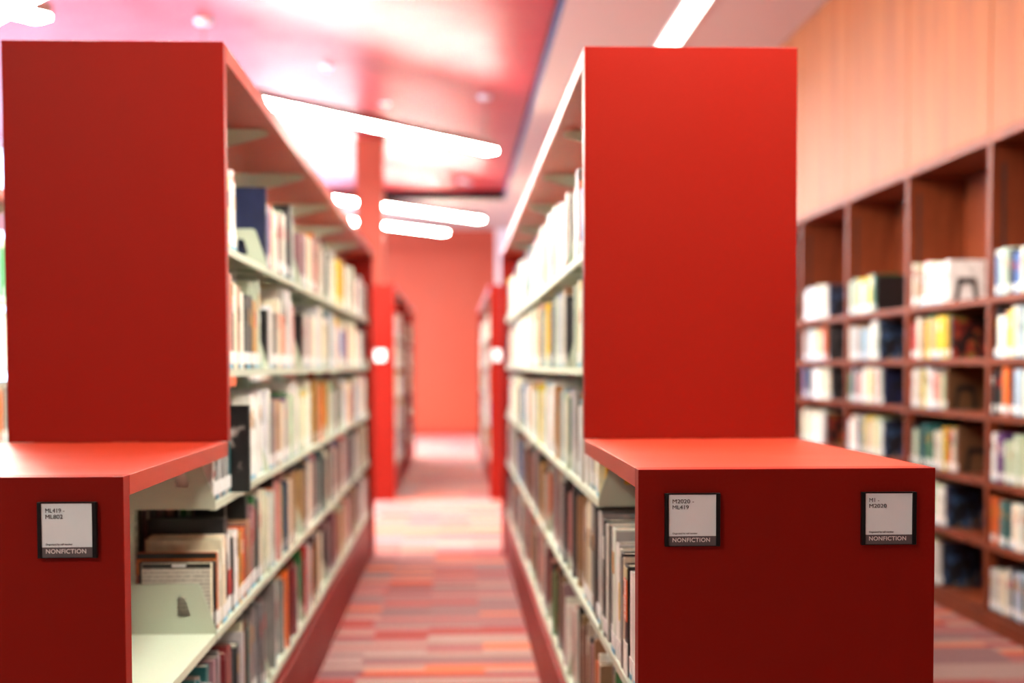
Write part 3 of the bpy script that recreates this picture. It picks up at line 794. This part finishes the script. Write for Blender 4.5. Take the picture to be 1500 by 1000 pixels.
def book_object(b, n):
    o = empty('book', (b['x'], b['y'] if b['side'] > 0 else b['y'] + b['t'], b['z']), (0, 0, 0 if b['side'] > 0 else pi))
    t, h, dp = b['t'], b['h'], b['dp']
    mb, k = cover_mb(t, h, dp, b['col'])
    mb.build('cover', cover_m, o)
    MB().box(-dp + .004, -.006, k + .0001, t - k - .0001, .003, h - .003).build('page_block', pages_m, o)
    e = .0007
    if b['lab'] and not b.get('special'):
        MB().box(-.0012, e, t*.12, t*.88, .014, .046).build('spine_label', label_m, o)
        if b['tape']: MB().box(-.0012, e, t*.12, t*.88, .002, .013).build('spine_sticker', tape_m, o)
    if b.get('bandc'):
        z0, z1 = {'red': (.05, .115), 'yellow': (.09, .17), 'grey': (.06, .24)}[b['bandc']]
        MB().box(-.0012, e, t*.15, t*.85, z0, min(z1, h - .01), 0, PAL[b['bandc']]).build('spine_print', cover_m, o)
    elif b['band'] and not b.get('special') and t > .014:
        z0 = h*rng.uniform(.55, .7)
        MB().box(-.0012, e, t*.3, t*.7, z0, z0 + h*rng.uniform(.12, .25), 0, PAL[b['band']]).build('spine_print', cover_m, o)
    # the cover turned towards the camera side (-y)
    cv = b.get('cover')
    if cv and cv != 'none':
        f = (lambda d0, d1: (d0, d1)) if b['side'] > 0 else (lambda d0, d1: (t - d1, t - d0))
        ya, yb = f(-.0005, 0)
        m = {'pale': pale_print, 'flower': flower_print, 'blue': blue_print, 'text': printed_text, 'grey': grey_cover, 'orange': orange_card}[cv]
        if cv == 'text':
            MB().box(-dp + .002, -.004, ya, yb, .002, h - .012).build('cover_print', m, o)
            MB().box(-dp + .001, -.003, ya, yb, h - .0118, h - .0005, 0, (.012,.014,.013)).build('cover_band', cover_m, o)
            MB().box(-dp*.57, -dp*.37, ya - .0004, ya, h - .0085, h - .003).build('white_mark', label_m, o)
        elif cv == 'orange':
            MB().box(-dp + .002, -.003, ya, yb, h - .052, h - .0145, 0, (.52,.13,.012)).build('cover_print', cover_m, o)
            MB().box(-dp + .001, -.002, ya, yb, h - .0143, h - .0005, 0, (.01,.008,.008)).build('cover_band', cover_m, o)
            MB().box(-dp + .002, -.003, ya, yb, .002, h - .0522, 0, (.16,.015,.012)).build('cover_lower', cover_m, o)
        else:
            MB().box(-dp + .004, -.004, ya, yb, .004, h - .004).build('cover_print', m, o)
    if b.get('special'):
        MB().box(-.0012, e, .006, t - .006, .112, .197, 0, (.78,.13,.012)).build('title_block', cover_m, o)
        MB().box(-.0012, e, .001, t - .001, .0, .068, 0, (.80,.78,.74)).build('lower_spine', cover_m, o)
        MB().box(-.0012, e, .002, t - .002, .200, .2215, 0, (.50,.48,.25)).build('spine_picture', cover_m, o)
        me = text_mesh("DON'T LET ME BE", .080, .024, .01, m=ink_white)
        link('lettering', me, o, (e + .0003, t/2 + (-.012), .1945), Euler((0, pi/2, 0)).to_matrix().to_4x4().to_euler())
    row = b['row']
    thick = 'thick ' if t > .036 else ('thin ' if t < .014 else '')
    if row[0] == 'W':
        lab = '%s%s book, %s from its divider, %s shelf, %s wooden bay from counters' % (thick, b['cname'], ordinal(n), WLEVEL[row[1]], ordinal(row[2] + 1))
        grp = 'books on the %s shelf of the %s wooden bay' % (WLEVEL[row[1]], ordinal(row[2] + 1))
    else:
        who = COVER_ROWS[row[0]]
        ref = 'end bracket' if row[0] != 'L' and row[0] != 'R' or row[1] > 1 else 'end panel'
        lab = '%s%s book, %s from the %s, %s shelf %s' % (thick, b['cname'], ordinal(n), ref, LEVEL[row[1]], who)
        grp = 'books on the %s shelf %s' % (LEVEL[row[1]], who)
    if b.get('special'): lab = "black book with white DON'T LET ME BE on an orange spine block"
    if cv == 'text': lab = 'cream book with lines of print on its cover beside the slotted bracket'
    if cv == 'orange': lab = 'tall orange and black book just behind the cream printed cover'
    if cv == 'pale': lab = 'black book with pale print standing proud of its shelf row'
    if cv == 'flower' and row[0] == 'RL': lab = 'black book with red and green cover print under the M1 - M2020 counter'
    tag(o, lab, 'book', grp)
    return o
rows = {}
for b in BOOKS: rows.setdefault(b['row'], []).append(b)
for rw, bl in rows.items():
    bl.sort(key=lambda b: -b['y'] if rw[0] == 'W' else b['y'])
    for n, b in enumerate(bl):
        if b.get('ind'): book_object(b, n + 1)

# the rest of the books, past the 300 that show largest
mb = MB()
for b in BOOKS:
    if b.get('ind'): continue
    x, sd, y, z, t, h, dp = b['x'], b['side'], b['y'], b['z'], b['t'], b['h'], b['dp']
    def bx(d0, d1, y0, y1, z0, z1, m, c=None):
        xa, xb = sorted((x + sd*d0, x + sd*d1)); mb.box(xa, xb, y0, y1, z0, z1, m, c)
    k = min(.0028, t*.2)
    bx(-dp, 0, y, y + k, z, z + h, 0, b['col']); bx(-dp, 0, y + t - k, y + t, z, z + h, 0, b['col']); bx(-k, 0, y + k, y + t - k, z, z + h, 0, b['col'])
    bx(-dp + .004, -k, y + k, y + t - k, z + .003, z + h - .003, 1)
    if b['lab']: bx(0, .0007, y + t*.12, y + t*.88, z + .014, z + .046, 2)
    if b['lab'] and b['tape']: bx(0, .0007, y + t*.12, y + t*.88, z + .002, z + .013, 3)
st = mb.build('book_rows', [cover_m, pages_m, label_m, tape_m])
tag(st, 'remaining rows of upright library books filling the shelves farther along', 'books', kind='stuff')

# a pile of books lying flat on the bottom shelf of the low bookcase
pile = [('cream', .018, .20, .245), ('white', .012, .195, .25), ('brown', .012, .20, .24), ('navy', .012, .185, .24), ('white', .010, .19, .235), ('cream', .024, .20, .245), ('tan', .026, .185, .235)]
zc = SHELF_Z[4]
names = ['first', 'second', 'third', 'fourth', 'fifth', 'sixth', 'topmost']
for i, (c, t, dp, ln) in enumerate(pile):
    o = empty('book', (XL - REC - .004 - rng.uniform(0, .012), 2.76 + rng.uniform(-.01, .01), zc + t), (pi/2*0, 0, 0))
    o.rotation_euler = (-pi/2, 0, 0)
    m_, k = cover_mb(t, ln, dp, shade(c)); m_.build('cover', cover_m, o)
    MB().box(-dp + .004, -.006, k + .0001, t - k - .0001, .003, ln - .003).build('page_block', pages_m, o)
    tag(o, '%s book lying flat, %s from the bottom of the pile under the counter' % (c, names[i]) if i < 6 else '%s book lying flat on top of the pile under the counter' % c, 'book', 'books piled flat under the ML419 - ML802 counter')
    zc += t + .0004

# ------------------------------------------------------------------ wire book supports hanging from the shelf above
wire_me = MB().tube([(.0, 0, 0), (.0, 0, -.150), (-.010, 0, -.160), (-.110, 0, -.160), (-.120, 0, -.150), (-.120, 0, 0)], .0019, 6).mesh('wire_loop', wire)
clip_me = B(-.128, .008, -.005, .005, -.002, 0).mesh('clip', cream)
for xe, side, y, zup, z in WIRES:
    if y > 7.2 or zup is None: continue
    u = empty('wire_book_support', (xe - side*.035, y, zup - .0024), (0, 0, 0 if side > 0 else pi))
    rname = 'ML419 - ML802' if side > 0 else 'M1 - M2020'
    tag(u, 'steel wire book support under the %s shelf, %s section behind the %s counter' % (LEVEL[min(range(5), key=lambda i: abs(SHELF_Z[i] - zup))], ordinal(int((y - Y0)/SEC) + 1), rname), 'book support', 'wire book supports behind the %s counter' % rname)
    link('clip', clip_me, u); link('wire_loop', wire_me, u, (0, 0, -.002))

# ------------------------------------------------------------------ black bookends in the wall bays
be_me = plate([(0,0),(.022,0),(.036,.098),(.092,.098),(.106,0),(.128,0),(.112,.122),(.104,.128),(.024,.128),(.016,.122)], None, .0012)
be_me.materials.append(black_steel); be_me.name = 'upright_plate'
foot_me = B(0, .128, -.09, 0, 0, .0012).mesh('foot_plate', black_steel)
for x, y, z, r, bi in BOOKENDS:
    u = empty('bookend', (x + .035, y, z))
    tag(u, 'black steel bookend on the %s shelf of the %s wooden bay past the counters' % (WLEVEL[r], ordinal(bi + 1)), 'bookend', 'black bookends in the wooden wall bookcases')
    link('upright_plate', be_me, u, (0, -.0012, 0)); link('foot_plate', foot_me, u, (0, -.0014, 0))
print('books', len(BOOKS), 'individual', sum(1 for b in BOOKS if b.get('ind')), 'smallest', ranked[N_IND-1]['area'])
